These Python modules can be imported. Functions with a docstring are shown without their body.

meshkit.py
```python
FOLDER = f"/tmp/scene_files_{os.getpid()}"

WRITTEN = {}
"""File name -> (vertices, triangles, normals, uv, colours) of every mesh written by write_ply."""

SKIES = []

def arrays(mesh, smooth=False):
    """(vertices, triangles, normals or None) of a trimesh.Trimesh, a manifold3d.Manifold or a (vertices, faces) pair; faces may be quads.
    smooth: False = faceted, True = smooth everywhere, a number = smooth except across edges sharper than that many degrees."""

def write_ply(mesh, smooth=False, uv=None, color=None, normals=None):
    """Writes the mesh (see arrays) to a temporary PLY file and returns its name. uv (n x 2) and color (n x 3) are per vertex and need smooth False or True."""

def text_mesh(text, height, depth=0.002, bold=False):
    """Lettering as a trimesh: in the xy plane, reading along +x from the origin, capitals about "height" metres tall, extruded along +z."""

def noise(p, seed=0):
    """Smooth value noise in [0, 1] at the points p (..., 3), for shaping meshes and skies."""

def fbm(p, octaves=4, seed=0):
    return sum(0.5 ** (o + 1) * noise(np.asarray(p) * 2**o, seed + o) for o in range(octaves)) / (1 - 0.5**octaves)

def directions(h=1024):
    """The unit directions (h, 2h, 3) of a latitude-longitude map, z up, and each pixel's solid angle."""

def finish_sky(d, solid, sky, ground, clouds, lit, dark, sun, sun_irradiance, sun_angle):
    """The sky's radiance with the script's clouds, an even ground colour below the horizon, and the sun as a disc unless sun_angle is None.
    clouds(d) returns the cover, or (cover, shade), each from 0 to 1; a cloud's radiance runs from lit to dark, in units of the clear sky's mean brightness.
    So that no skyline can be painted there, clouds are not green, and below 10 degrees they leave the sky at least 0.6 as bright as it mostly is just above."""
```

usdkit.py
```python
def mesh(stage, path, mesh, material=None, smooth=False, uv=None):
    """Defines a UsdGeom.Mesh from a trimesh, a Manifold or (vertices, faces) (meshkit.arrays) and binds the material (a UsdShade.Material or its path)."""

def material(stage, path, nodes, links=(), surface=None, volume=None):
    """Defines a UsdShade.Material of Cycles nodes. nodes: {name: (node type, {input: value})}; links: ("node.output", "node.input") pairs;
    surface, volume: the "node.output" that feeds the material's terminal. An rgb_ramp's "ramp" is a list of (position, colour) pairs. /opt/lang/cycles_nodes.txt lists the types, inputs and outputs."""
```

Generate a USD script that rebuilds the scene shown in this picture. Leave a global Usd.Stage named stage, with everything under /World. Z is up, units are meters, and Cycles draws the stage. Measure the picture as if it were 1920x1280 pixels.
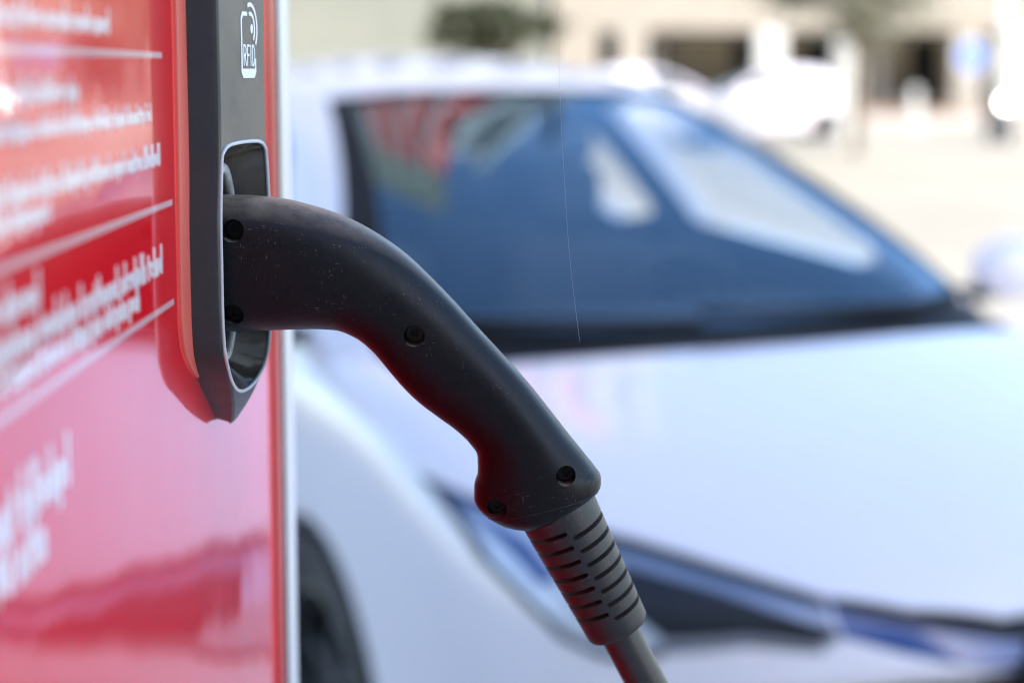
import math, random
import numpy as np, trimesh, manifold3d, shapely
from shapely import affinity
from shapely.geometry import Polygon, Point, LineString, box as sbox
from scipy.interpolate import CubicSpline, PchipInterpolator
from pxr import Usd, UsdGeom, UsdLux, UsdShade, Gf, Sdf
import usdkit, meshkit

rng = random.Random(7)
nrng = np.random.default_rng(7)
stage = Usd.Stage.CreateInMemory()
UsdGeom.SetStageUpAxis(stage, UsdGeom.Tokens.z)
UsdGeom.SetStageMetersPerUnit(stage, 1.0)
world = UsdGeom.Xform.Define(stage, '/World')
stage.SetDefaultPrim(world.GetPrim())
UsdGeom.Scope.Define(stage, '/World/Looks')

# ------------------------------------------------------------------ camera
W, H, F = 1920.0, 1280.0, 3700.0          # measuring frame of the photograph, focal length in its pixels
HORIZON, ZC = 130.0, 1.55                 # horizon row, eye height
PITCH = math.atan((H / 2 - HORIZON) / F)
CP, SP = math.cos(PITCH), math.sin(PITCH)
EXPOSURE = 1.85
PLUG_Y = 0.822                            # distance of the plug's middle plane
cam = UsdGeom.Camera.Define(stage, '/World/camera')
cam.AddTranslateOp().Set(Gf.Vec3d(0, 0, ZC))
cam.AddRotateXOp().Set(90 - math.degrees(PITCH))
cam.CreateHorizontalApertureAttr(36.0)
cam.CreateVerticalApertureAttr(36.0 * H / W)
cam.CreateFocalLengthAttr(36.0 * F / W)
cam.CreateFStopAttr(5.4)
cam.CreateFocusDistanceAttr(0.803)
cam.CreateClippingRangeAttr(Gf.Vec2f(0.05, 2000))
cam.CreateExposureAttr(EXPOSURE)

# ------------------------------------------------------------------ sky and sun
SUN_EL, SUN_AZ = math.radians(40), math.radians(158)       # azimuth = atan2(x, y): behind the camera, a little to the right
dome = UsdLux.DomeLight.Define(stage, '/World/sky')
sky = usdkit.material(stage, '/World/Looks/sky', {
    's': ('sky_texture', {'sky_type': 'single_scattering', 'sun_disc': False, 'sun_elevation': SUN_EL, 'sun_rotation': SUN_AZ,
                          'air_density': 1.0, 'aerosol_density': 1.0, 'ozone_density': 1.2}),
    'b': ('background_shader', {'strength': 0.15})}, [('s.color', 'b.color')], surface='b.background')
UsdShade.MaterialBindingAPI.Apply(dome.GetPrim()).Bind(sky)
dome.GetPrim().SetCustomDataByKey('kind', 'structure')
sun = UsdLux.DistantLight.Define(stage, '/World/sun')
sun.CreateIntensityAttr(0.5); sun.CreateAngleAttr(0.5); sun.CreateColorAttr(Gf.Vec3f(1.0, 0.94, 0.86))
sun.GetPrim().CreateAttribute('inputs:normalize', Sdf.ValueTypeNames.Bool).Set(True)
sun.AddRotateZOp().Set(180 - math.degrees(SUN_AZ))
sun.AddRotateXOp().Set(90 - math.degrees(SUN_EL))

# ------------------------------------------------------------------ helpers
used = {}
def path_for(name, parent=None):
    base = parent.GetPath().pathString if parent is not None else '/World'
    k = (base, name); n = used.get(k, 0); used[k] = n + 1
    return f'{base}/{name}' + (f'_{n:03d}' if n else '')
def meta(p, label=None, cat=None, group=None, kind=None):
    for k, v in (('label', label), ('category', cat), ('group', group), ('kind', kind)):
        if v: p.SetCustomDataByKey(k, v)
    return p
def obj(name, m, mat, parent=None, smooth=False, label=None, cat=None, group=None, kind=None):
    p = usdkit.mesh(stage, path_for(name, parent), m, mat, smooth).GetPrim()
    return meta(p, label, cat, group, kind)
def thing(name, label, cat, loc=(0, 0, 0), rz=0.0, group=None):
    x = UsdGeom.Xform.Define(stage, path_for(name))
    x.AddTranslateOp().Set(Gf.Vec3d(*map(float, loc))); x.AddRotateZOp().Set(math.degrees(rz))
    return meta(x.GetPrim(), label, cat, group)
def copy_of(src, name, label, cat, loc, rz, group=None):
    p = thing(name, label, cat, loc, rz, group)
    p.GetReferences().AddInternalReference(src.GetPath()); p.SetInstanceable(True)
    return p
def box(x0, x1, y0, y1, z0, z1):
    m = trimesh.creation.box((x1 - x0, y1 - y0, z1 - z0)); m.apply_translation(((x0 + x1) / 2, (y0 + y1) / 2, (z0 + z1) / 2)); return m
def cat(*ms):
    return trimesh.util.concatenate([x for m in ms for x in (m if isinstance(m, list) else [m])])
def man(m):
    if isinstance(m, manifold3d.Manifold): return m
    m = m.copy(); m.merge_vertices()
    if m.volume < 0: m.invert()
    r = manifold3d.Manifold(manifold3d.Mesh(np.asarray(m.vertices, np.float32), np.asarray(m.faces, np.uint32)))
    return r
def tri(M):
    q = M.to_mesh(); return trimesh.Trimesh(q.vert_properties[:, :3], q.tri_verts, process=False)
def rbox(x0, x1, y0, y1, z0, z1, r, seg=10):
    s = manifold3d.Manifold.sphere(r, seg)
    return tri(manifold3d.Manifold.batch_hull([s.translate((x, y, z)) for x in (x0 + r, x1 - r) for y in (y0 + r, y1 - r) for z in (z0 + r, z1 - r)]))
def bar(a, b, r, seg=16, r2=None):
    a, b = np.array(a, float), np.array(b, float)
    L = np.linalg.norm(b - a); m = trimesh.creation.cylinder(r, L, sections=seg); m.apply_translation((0, 0, L / 2))
    if r2 is not None:
        k = m.vertices[:, 2] / L; m.vertices[:, :2] *= (1 + (r2 / r - 1) * k)[:, None]
    m.apply_transform(trimesh.geometry.align_vectors([0, 0, 1], (b - a) / L)); m.apply_translation(a); return m
def tube(pts, r, seg=20, closed=False, n=None):
    pts = np.asarray(pts, float)
    if n:
        t = np.r_[0, np.cumsum(np.linalg.norm(np.diff(pts, axis=0), axis=1))]
        pts = CubicSpline(t, pts)(np.linspace(0, t[-1], n))
    tg = np.gradient(pts, axis=0); tg /= np.linalg.norm(tg, axis=1)[:, None]
    ref = np.array([0, 1, 0.01]); rings = []
    rr = np.broadcast_to(r, (len(pts),))
    for p, t, q in zip(pts, tg, rr):
        a = ref - t * (ref @ t); a /= np.linalg.norm(a); b = np.cross(t, a); ref = a
        an = np.linspace(0, 2 * np.pi, seg, endpoint=False)
        rings.append(p + q * (np.cos(an)[:, None] * a + np.sin(an)[:, None] * b))
    return loft(rings)
def loft(rings, cap=True):
    """closed solid through rings of equal length"""
    R = np.array(rings); n, k = R.shape[:2]; v = R.reshape(-1, 3); f = []
    i = np.arange(k); j = (i + 1) % k
    for a in range(n - 1):
        f += list(np.stack([a * k + i, a * k + j, (a + 1) * k + j], 1)) + list(np.stack([a * k + i, (a + 1) * k + j, (a + 1) * k + i], 1))
    if cap:
        v = np.vstack([v, R[0].mean(0), R[-1].mean(0)]); c0, c1 = len(v) - 2, len(v) - 1
        f += [[c0, b, a] for a, b in zip(i, j)] + [[c1, (n - 1) * k + a, (n - 1) * k + b] for a, b in zip(i, j)]
    m = trimesh.Trimesh(v, np.array(f), process=False)
    if m.volume < 0: m.invert()
    return m
def revolve(profile, axis=(0, 0, 1), at=(0, 0, 0), seg=32):
    m = trimesh.creation.revolve(np.array(profile, float), sections=seg)
    m.apply_transform(trimesh.geometry.align_vectors([0, 0, 1], axis)); m.apply_translation(at); return m
def extrude(poly, h, frame=None):
    polys = getattr(poly, 'geoms', [poly])
    m = cat(*[trimesh.creation.extrude_polygon(g, h, engine='earcut') for g in polys if g.area > 0])
    if frame is not None: m.apply_transform(frame)
    return m
def frame(o, ex, ey, ez):
    T = np.eye(4); T[:3, 0], T[:3, 1], T[:3, 2], T[:3, 3] = ex, ey, ez, o; return T
# measuring: the point of the photograph (u, v) on an upright plane of the place
def ray(u, v):
    a, b = (u - W / 2) / F, (H / 2 - v) / F
    return np.array([a, CP + b * SP, -SP + b * CP])
def on_y(u, v, y):
    d = ray(u, v); return np.array([0, 0, ZC]) + d * (y / d[1])
def on_x(u, v, x):
    d = ray(u, v); return np.array([0, 0, ZC]) + d * (x / d[0])
def on_z(u, v, z):
    d = ray(u, v); return np.array([0, 0, ZC]) + d * ((z - ZC) / d[2])

# ------------------------------------------------------------------ materials
def mat(name, color, rough=0.5, metal=0.0, coat=0.0, coat_rough=0.03, vary=None, vscale=5.0, bump=None, rvary=None, spec=0.5, ior=1.5, extra=None):
    """plain principled material; vary = second colour mixed in by noise; bump = list of (scale, distance)"""
    n = {'p': ('principled_bsdf', {'base_color': color, 'roughness': rough, 'metallic': metal, 'coat_weight': coat, 'coat_roughness': coat_rough, 'specular_ior_level': spec, 'ior': ior, **(extra or {})})}
    l = []
    n['g'] = ('texture_coordinate', {})
    if vary is not None:
        n['nv'] = ('noise_texture', {'scale': vscale, 'detail': 6, 'roughness': 0.6})
        n['rv'] = ('rgb_ramp', {'ramp': [(0.35, color), (0.65, vary)]})
        l += [('g.object', 'nv.vector'), ('nv.fac', 'rv.fac'), ('rv.color', 'p.base_color')]
    if rvary is not None:
        n['nr'] = ('noise_texture', {'scale': rvary[0], 'detail': 5, 'roughness': 0.65})
        n['mr'] = ('map_range', {'from_min': 0.3, 'from_max': 0.7, 'to_min': rvary[1], 'to_max': rvary[2]})
        l += [('g.object', 'nr.vector'), ('nr.fac', 'mr.value'), ('mr.result', 'p.roughness')]
    if coat and name == 'red_gloss':     # faint handling smears and dried drips dull the lacquer here and there
        n['cm'] = ('mapping', {'scale': (9, 9, 2.2)}); n['cn'] = ('noise_texture', {'scale': 1.0, 'detail': 6, 'roughness': 0.7})
        n['cr'] = ('map_range', {'from_min': 0.45, 'from_max': 0.75, 'to_min': coat_rough, 'to_max': coat_rough + 0.10, 'clamp': True})
        l += [('g.object', 'cm.vector'), ('cm.vector', 'cn.vector'), ('cn.fac', 'cr.value'), ('cr.result', 'p.coat_roughness')]
    prev = None
    for k, (sc, dist) in enumerate(bump or []):
        n[f'nb{k}'] = ('noise_texture', {'scale': sc, 'detail': 2, 'roughness': 0.5})
        n[f'b{k}'] = ('bump', {'strength': 1.0, 'distance': dist})
        l += [('g.object', f'nb{k}.vector'), (f'nb{k}.fac', f'b{k}.height')]
        if prev: l.append((prev, f'b{k}.normal'))
        prev = f'b{k}.normal'
    if prev:
        l += [(prev, 'p.normal')]
        if coat: l += [(prev, 'p.coat_normal')]
    return usdkit.material(stage, '/World/Looks/' + name, n, l, surface='p.BSDF')

M = {}
M['red'] = mat('red_gloss', (0.70, 0.002, 0.010), 0.25, spec=0.05, coat=1.0, coat_rough=0.02, bump=[(6, 0.0009), (300, 0.000014)], extra={'coat_ior': 1.42})
M['red_edge'] = mat('red_edge', (0.45, 0.006, 0.012), 0.3, coat=0.6, coat_rough=0.1)
M['painted_reflection'] = mat('painted_reflection_red', (0.68, 0.12, 0.085), 0.5)  # matte salmon, the reflection of the surround wall put into the colour
M['print'] = mat('white_print', (0.85, 0.85, 0.85), 0.4, coat=1.0, coat_rough=0.03, extra={'coat_ior': 1.42})
M['rule'] = mat('pink_print', (0.72, 0.42, 0.42), 0.4, coat=1.0, coat_rough=0.03, extra={'coat_ior': 1.42})
M['bezel'] = mat('satin_black_plastic', (0.032, 0.033, 0.036), 0.34, bump=[(2600, 0.00003)], rvary=(35, 0.28, 0.42))
M['recess'] = mat('gloss_grey_plastic', (0.035, 0.036, 0.04), 0.2, vary=(0.07, 0.055, 0.04), vscale=60, rvary=(60, 0.14, 0.34), coat=1.0, coat_rough=0.08)
M['rim'] = mat('pale_grey_rim', (0.52, 0.54, 0.57), 0.35)
M['collar'] = mat('grey_collar', (0.45, 0.45, 0.44), 0.35, vary=(0.25, 0.25, 0.25), vscale=90)
M['gasket'] = mat('gasket_black', (0.010, 0.010, 0.011), 0.7, spec=0.2)
M['alu'] = mat('pale_aluminium', (0.72, 0.72, 0.74), 0.3, metal=0.3)
M['postgrey'] = mat('post_grey', (0.25, 0.26, 0.27), 0.45)
M['white_ink'] = mat('white_ink', (0.82, 0.83, 0.82), 0.5)
M['hole'] = mat('hole_black', (0.006, 0.006, 0.007), 0.6)
M['dscrew'] = mat('dark_screw', (0.05, 0.048, 0.045), 0.45, metal=0.8)
M['screw'] = mat('screw_steel', (0.25, 0.24, 0.23), 0.4, metal=0.9)
M['led'] = usdkit.material(stage, '/World/Looks/status_light', {'e': ('emission', {'color': (0.02, 1.0, 0.12), 'strength': 3.0})}, [], surface='e.emission')

# worn black plastic: faint specks, pale scratches and dust that settles on faces that look up
def worn(name, base, rough, dust=0.5, bumps=(2200, 0.00005), spec=0.26):
    n = {'g': ('texture_coordinate', {}), 'geo': ('geometry', {}),
         'n1': ('noise_texture', {'scale': 70, 'detail': 8, 'roughness': 0.7}),
         'patch': ('noise_texture', {'scale': 22, 'detail': 3, 'roughness': 0.5}),
         'patchr': ('map_range', {'from_min': 0.46, 'from_max': 0.68, 'to_min': 0, 'to_max': 1, 'clamp': True}),
         'm': ('mapping', {'rotation': (0.3, 0.5, 0.9), 'scale': (1, 1, 0.22)}),
         'v': ('voronoi_texture', {'feature': 'f1', 'scale': 800}),
         'sp': ('map_range', {'from_min': 0.10, 'from_max': 0.20, 'to_min': 1, 'to_max': 0, 'clamp': True}),
         'wn': ('noise_texture', {'scale': 420, 'detail': 1}),
         'wr': ('map_range', {'from_min': 0.52, 'from_max': 0.60, 'to_min': 0, 'to_max': 1, 'clamp': True}),
         'mm': ('math', {'math_type': 'multiply'}), 'm2': ('math', {'math_type': 'multiply'}), 'm3': ('math', {'math_type': 'multiply', 'value2': 0.6}),
         'c1': ('mix', {'color1': base, 'color2': tuple(min(1, x + 0.16) for x in base)}),
         'ma': ('mapping', {'rotation': (0.2, 0.7, 0.3), 'scale': (1500, 1500, 190)}), 'na': ('noise_texture', {'scale': 1.0, 'detail': 1}),
         'mb': ('mapping', {'rotation': (0.9, -0.5, 0.2), 'scale': (230, 1300, 1400)}), 'nbb': ('noise_texture', {'scale': 1.0, 'detail': 1}),
         'mx': ('math', {'math_type': 'maximum'}), 'sr': ('map_range', {'from_min': 0.71, 'from_max': 0.78, 'to_min': 0, 'to_max': 0.6, 'clamp': True}),
         'p2': ('noise_texture', {'scale': 48, 'detail': 2}), 'p2r': ('map_range', {'from_min': 0.48, 'from_max': 0.62, 'to_min': 0.12, 'to_max': 1, 'clamp': True}),
         'sm': ('math', {'math_type': 'multiply'}), 'smx': ('math', {'math_type': 'maximum'}), 'sx': ('separate_xyz', {}), 'up': ('map_range', {'from_min': 0.60, 'from_max': 1.0, 'to_min': 0, 'to_max': dust, 'clamp': True}),
         'dn': ('map_range', {'from_min': 0.35, 'from_max': 0.65, 'to_min': 0.35, 'to_max': 1.0, 'clamp': True}), 'du': ('math', {'math_type': 'multiply'}),
         'c2': ('mix', {'color2': (0.36, 0.29, 0.22)}),
         'rr': ('map_range', {'from_min': 0.3, 'from_max': 0.7, 'to_min': rough - 0.07, 'to_max': rough + 0.09}),
         'nb': ('noise_texture', {'scale': bumps[0], 'detail': 2}), 'b': ('bump', {'strength': 1.0, 'distance': bumps[1]}),
         'p': ('principled_bsdf', {'specular_ior_level': spec})}
    l = [('g.object', 'n1.vector'), ('g.object', 'patch.vector'), ('patch.fac', 'patchr.value'), ('g.object', 'm.vector'), ('m.vector', 'v.vector'), ('v.distance', 'sp.value'),
         ('g.object', 'wn.vector'), ('wn.fac', 'wr.value'), ('sp.result', 'mm.value1'), ('wr.result', 'mm.value2'), ('mm.value', 'm2.value1'), ('patchr.result', 'm2.value2'),
         ('m2.value', 'm3.value1'), ('g.object', 'ma.vector'), ('ma.vector', 'na.vector'), ('g.object', 'mb.vector'), ('mb.vector', 'nbb.vector'), ('na.fac', 'mx.value1'), ('nbb.fac', 'mx.value2'), ('mx.value', 'sr.value'), ('g.object', 'p2.vector'), ('p2.fac', 'p2r.value'), ('sr.result', 'sm.value1'), ('p2r.result', 'sm.value2'), ('sm.value', 'smx.value1'), ('m3.value', 'smx.value2'), ('smx.value', 'c1.fac'), ('geo.normal', 'sx.vector'), ('sx.z', 'up.value'), ('n1.fac', 'dn.value'), ('up.result', 'du.value1'), ('dn.result', 'du.value2'),
         ('du.value', 'c2.fac'), ('c1.color', 'c2.color1'), ('c2.color', 'p.base_color'), ('n1.fac', 'rr.value'), ('rr.result', 'p.roughness'),
         ('g.object', 'nb.vector'), ('nb.fac', 'b.height'), ('b.normal', 'p.normal')]
    return usdkit.material(stage, '/World/Looks/' + name, n, l, surface='p.BSDF')
M['handle'] = worn('worn_black_plastic', (0.004, 0.004, 0.006), 0.35, 0.8, spec=0.26)
M['sleeve'] = worn('worn_rubber', (0.020, 0.020, 0.022), 0.42, 0.3, (1500, 0.00009), 0.5)
M['cable'] = worn('cable_rubber', (0.030, 0.030, 0.032), 0.28, 0.4, (900, 0.00006), 0.5)
M['silk'] = mat('spider_silk', (0.42, 0.42, 0.44), 0.4)

M['carwhite'] = mat('white_car_paint', (0.78, 0.725, 0.77), 0.35, coat=1.0, coat_rough=0.02)
M['carblack'] = mat('car_black_trim', (0.010, 0.011, 0.014), 0.5, spec=0.2)
M['carblue'] = mat('blue_black_gloss', (0.02, 0.06, 0.22), 0.12, coat=1.0)
M['chrome'] = mat('blue_tinted_chrome', (0.27, 0.29, 0.36), 0.28, metal=1.0)
M['chromeplain'] = mat('chrome', (0.62, 0.63, 0.65), 0.12, metal=1.0)
M['lamp'] = mat('headlight_inside', (0.012, 0.013, 0.018), 0.35, spec=0.3)
M['reflector'] = mat('lamp_bowl', (0.55, 0.57, 0.66), 0.25, metal=0.5, coat=1.0)
M['greytrim'] = mat('grey_lamp_trim', (0.20, 0.20, 0.23), 0.4)
M['tyre'] = mat('tyre_rubber', (0.018, 0.018, 0.019), 0.75)
M['rimalloy'] = mat('dark_alloy_rim', (0.04, 0.04, 0.045), 0.4, metal=0.5)
M['cabin'] = mat('dark_cabin_trim', (0.02, 0.021, 0.024), 0.7)
M['seat'] = mat('dark_seat_fabric', (0.03, 0.03, 0.034), 0.85)
def glass(name, tint, ior=1.5, refl=(1, 1, 1)):
    return usdkit.material(stage, '/World/Looks/' + name, {
        'geo': ('geometry', {}), 's1': ('math', {'math_type': 'multiply_add', 'value2': -2.0, 'value3': 1.0}), 's2': ('math', {'math_type': 'power', 'value1': ior}), 'f': ('fresnel', {}), 't': ('transparent_bsdf', {'color': tint}), 'g': ('glossy_bsdf', {'color': refl, 'roughness': 0.01}), 'm': ('mix_closure', {})},
        [('geo.backfacing', 's1.value1'), ('s1.value', 's2.value2'), ('s2.value', 'f.IOR'), ('f.fac', 'm.fac'), ('t.BSDF', 'm.closure1'), ('g.BSDF', 'm.closure2')], surface='m.closure')
M['glass'] = glass('car_glass', (0.95, 0.97, 0.96), 1.5)
M['windglass'] = glass('windscreen_glass', (0.97, 0.985, 0.985), 1.6, (0.56, 0.80, 1.0))
M['privacy'] = glass('privacy_glass', (0.10, 0.11, 0.11), 1.5)
M['dglass'] = mat('dark_window_glass', (0.008, 0.010, 0.012), 0.08, spec=0.3)
M['ground'] = mat('pale_concrete', (0.34, 0.30, 0.23), 0.85, vary=(0.42, 0.37, 0.28), vscale=0.35)
M['paving'] = mat('grey_paving', (0.40, 0.38, 0.345), 0.85, vary=(0.46, 0.435, 0.40), vscale=2.5)
M['asphalt'] = mat('asphalt', (0.10, 0.10, 0.10), 0.9, vary=(0.125, 0.125, 0.12), vscale=3)
M['cream'] = mat('cream_render', (0.31, 0.275, 0.225), 0.85, vary=(0.27, 0.235, 0.19), vscale=0.6)
M['palegreen'] = mat('pale_wall', (0.22, 0.22, 0.18), 0.85, vary=(0.17, 0.18, 0.145), vscale=0.5)
M['whitewall'] = mat('white_render', (0.50, 0.49, 0.46), 0.8)
M['redclad'] = mat('red_cladding', (0.70, 0.10, 0.08), 0.6)
M['greyclad'] = mat('grey_wall', (0.38, 0.38, 0.38), 0.8, vary=(0.34, 0.34, 0.34), vscale=0.4)
M['darkclad'] = mat('pale_grey_cladding', (0.46, 0.45, 0.43), 0.8)
M['brown'] = mat('brown_wall', (0.30, 0.20, 0.14), 0.85)
M['bluesign'] = mat('blue_sign', (0.05, 0.16, 0.55), 0.4)
M['metal'] = mat('galvanised_pole', (0.45, 0.46, 0.47), 0.4, metal=0.6)
M['bark'] = mat('bark', (0.12, 0.09, 0.06), 0.9)
def leafmat(name, col, col2):
    return usdkit.material(stage, '/World/Looks/' + name, {
        'o': ('geometry', {}), 'r': ('rgb_ramp', {'ramp': [(0, col), (1, col2)]}), 'p': ('principled_bsdf', {'roughness': 0.4}), 't': ('translucent_bsdf', {}), 'm': ('mix_closure', {'fac': 0.35})},
        [('o.random_per_island', 'r.fac'), ('r.color', 'p.base_color'), ('r.color', 't.color'), ('p.BSDF', 'm.closure1'), ('t.BSDF', 'm.closure2')], surface='m.closure')
M['leaf'] = leafmat('olive_leaves', (0.045, 0.05, 0.02), (0.12, 0.10, 0.04))
M['leafpale'] = leafmat('silver_leaves', (0.16, 0.17, 0.11), (0.50, 0.49, 0.42))

# ------------------------------------------------------------------ ground
def sheet(x0, x1, y0, y1, z):
    return trimesh.Trimesh([[x0, y0, z], [x1, y0, z], [x1, y1, z], [x0, y1, z]], [[0, 1, 2], [0, 2, 3]], process=False)
obj('ground', sheet(-500, 500, -300, 900, 0), M['ground'], kind='structure')
obj('parking_bay', sheet(-9, 9, -4, 12.5, 0.004), M['paving'], kind='structure')


# ------------------------------------------------------------------ buildings
obj('pavement', box(-40, 60, 56.0, 60.7, -0.2, 0.13), M['paving'], kind='structure')
def window(parent, x0, x1, z0, z1, yf, depth=0.12):
    fr = obj('window', cat(box(x0, x1, yf - .03, yf + .05, z0, z0 + .07), box(x0, x1, yf - .03, yf + .05, z1 - .07, z1), box(x0, x0 + .07, yf - .03, yf + .05, z0 + .07, z1 - .07), box(x1 - .07, x1, yf - .03, yf + .05, z0 + .07, z1 - .07)), M['metal'], parent)
    obj('pane', box(x0 + .07, x1 - .07, yf + .01, yf + .03, z0 + .07, z1 - .07), M['dglass'], fr)
# long arcade across the street on the right
AY = 62.0
ar = thing('arcade_building', 'cream arcade building with pale columns and dark shopfronts across the street', 'building', (0, AY, 0))
X0, X1 = 0.8, 34.0
obj('back_wall', box(X0, X1, 3.0, 12.0, 0, 9.0), M['brown'], ar)
obj('fascia', box(X0, X1, -.25, 2.99, 2.75, 9.0), M['cream'], ar)
obj('step', box(X0, X1, -1.2, 2.99, 0.004, .30), M['brown'], ar)
for k, u in enumerate((1062, 1182, 1437, 1582, 1800, 1900, 2060, 2240, 2430)):
    xx = at_u = (u - W / 2) / F * AY
    wd = .42 if u != 1062 else .30
    obj('column', box(xx - wd, xx + wd, -.55, .25, .30, 2.75), M['cream'] if k in (0, 1, 4) else M['whitewall'], ar)
for k in range(9):
    xx = X0 + .3 + 3.65 * k
    window(ar, xx, xx + 3.5, .45, 2.65, 2.95)
for k in range(11):
    xx = X0 + 1 + 2.9 * k
    window(ar, xx, xx + 1.3, 4.6, 6.6, -.27)
# fin-fronted block on the left
BY = 24.0
bx0, bx1 = -13.0, 1.0
bl = thing('finned_building', 'pale building with tall white upright fins and red panels, at the left behind the car', 'building', (0, BY, 0))
UX = 2.9                                        # the upper storeys overhang the ground floor
obj('wall', box(bx0, bx1, .5, 12, 0, 4.2), M['greyclad'], bl)
obj('upper_wall', box(bx0, 1.75, .5, 12, 4.2, 26.0), M['greyclad'], bl)
obj('upper_wing', box(1.752, UX, .5, 12, 4.2, 20.6), M['greyclad'], bl)
obj('lower_wall', box(bx0, bx1 - .6, .3, .498, 0.004, 4.19), M['palegreen'], bl)
obj('corner_pier', box(bx1 - .50, bx1 + .05, .2, .49, 0.004, 4.19), M['cream'], bl)
obj('parapet', box(bx0 - .05, 1.80, .15, .49, 22.8, 26.4), M['palegreen'], bl)
for k in range(16):
    xx = UX - .12 - .93 * k
    obj('fin', box(xx - .08, xx + .08, -.60, .49, 14.6, 20.4 if xx > 1.75 else 22.75), M['whitewall'], bl)
    if 1 < k < 6: obj('red_panel', box(xx + .12, xx + .81, .40, .485, 14.6, 22.7), M['redclad'], bl)
    if k: window(bl, xx + .14, xx + .78, 4.9, 8.6, .46)
for k in range(2):
    window(bl, bx0 + 1 + 4 * k, bx0 + 3.6 + 4 * k, .9, 3.2, .27)
# tall unseen block added behind the photographer to keep the sun off the parking bays
of = thing('added_shade_block', 'tall pale grey block added out of view behind the photographer to shade the bays', 'building', (0, -7.5, 0))
obj('wall', box(-28, 7.5, -14, 0, 0, 17.2), M['darkclad'], of)
for j in range(5):
    for k in range(10):
        window(of, -27 + 3.4 * k, -24.8 + 3.4 * k, 1.0 + 3.3 * j, 2.9 + 3.3 * j, .02)

# ------------------------------------------------------------------ the charging post
XP = -0.1294                                    # its red front face stands in this plane, seen at a grazing angle
yN, yF = PLUG_Y - 0.037, PLUG_Y + 0.037
post = thing('charging_post', 'glossy red electric car charging post with white lettering and a black socket surround', 'charging post', (XP, PLUG_Y, 0))
OFF = np.array([XP, PLUG_Y, 0])
def P(m):
    m = m.copy(); m.apply_translation(-OFF); return m
Y0, Y1 = 0.22, 1.050
obj('cabinet', P(box(XP - 0.30, XP - 0.006, Y0 + 0.01, 1.11, 0.06, 1.98)), M['postgrey'], post)
obj('plinth', P(box(XP - 0.32, XP + 0.004, Y0 - 0.01, 1.13, 0.0, 0.06)), M['postgrey'], post)
# front sheet, finely divided along its length, with a rolled rim at its far edge
obj('front_panel', P(box(XP - 0.005, XP, Y0, Y1, 0.08, 1.96)), M['red'], post)
ey = on_x(508, 640, XP)[1]
def edge_bead(yc, xc, rx, ry, z0, z1, n=24):
    a = np.linspace(0, 2 * np.pi, n, endpoint=False)
    return loft([np.stack([xc + rx * np.cos(a), yc + ry * np.sin(a), np.full(n, z)], 1) for z in (z0, z1)])
obj('panel_rim', P(edge_bead(1.060, XP - 0.0015, 0.0052, 0.009, 0.08, 1.96)), M['red_edge'], post, smooth=40)
obj('gasket', P(box(XP - 0.012, XP + 0.0032, 1.070, 1.080, 0.08, 1.96)), M['gasket'], post)
obj('corner_trim', P(edge_bead(1.092, XP + 0.0012, 0.0058, 0.011, 0.06, 1.98)), M['alu'], post, smooth=40)
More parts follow.
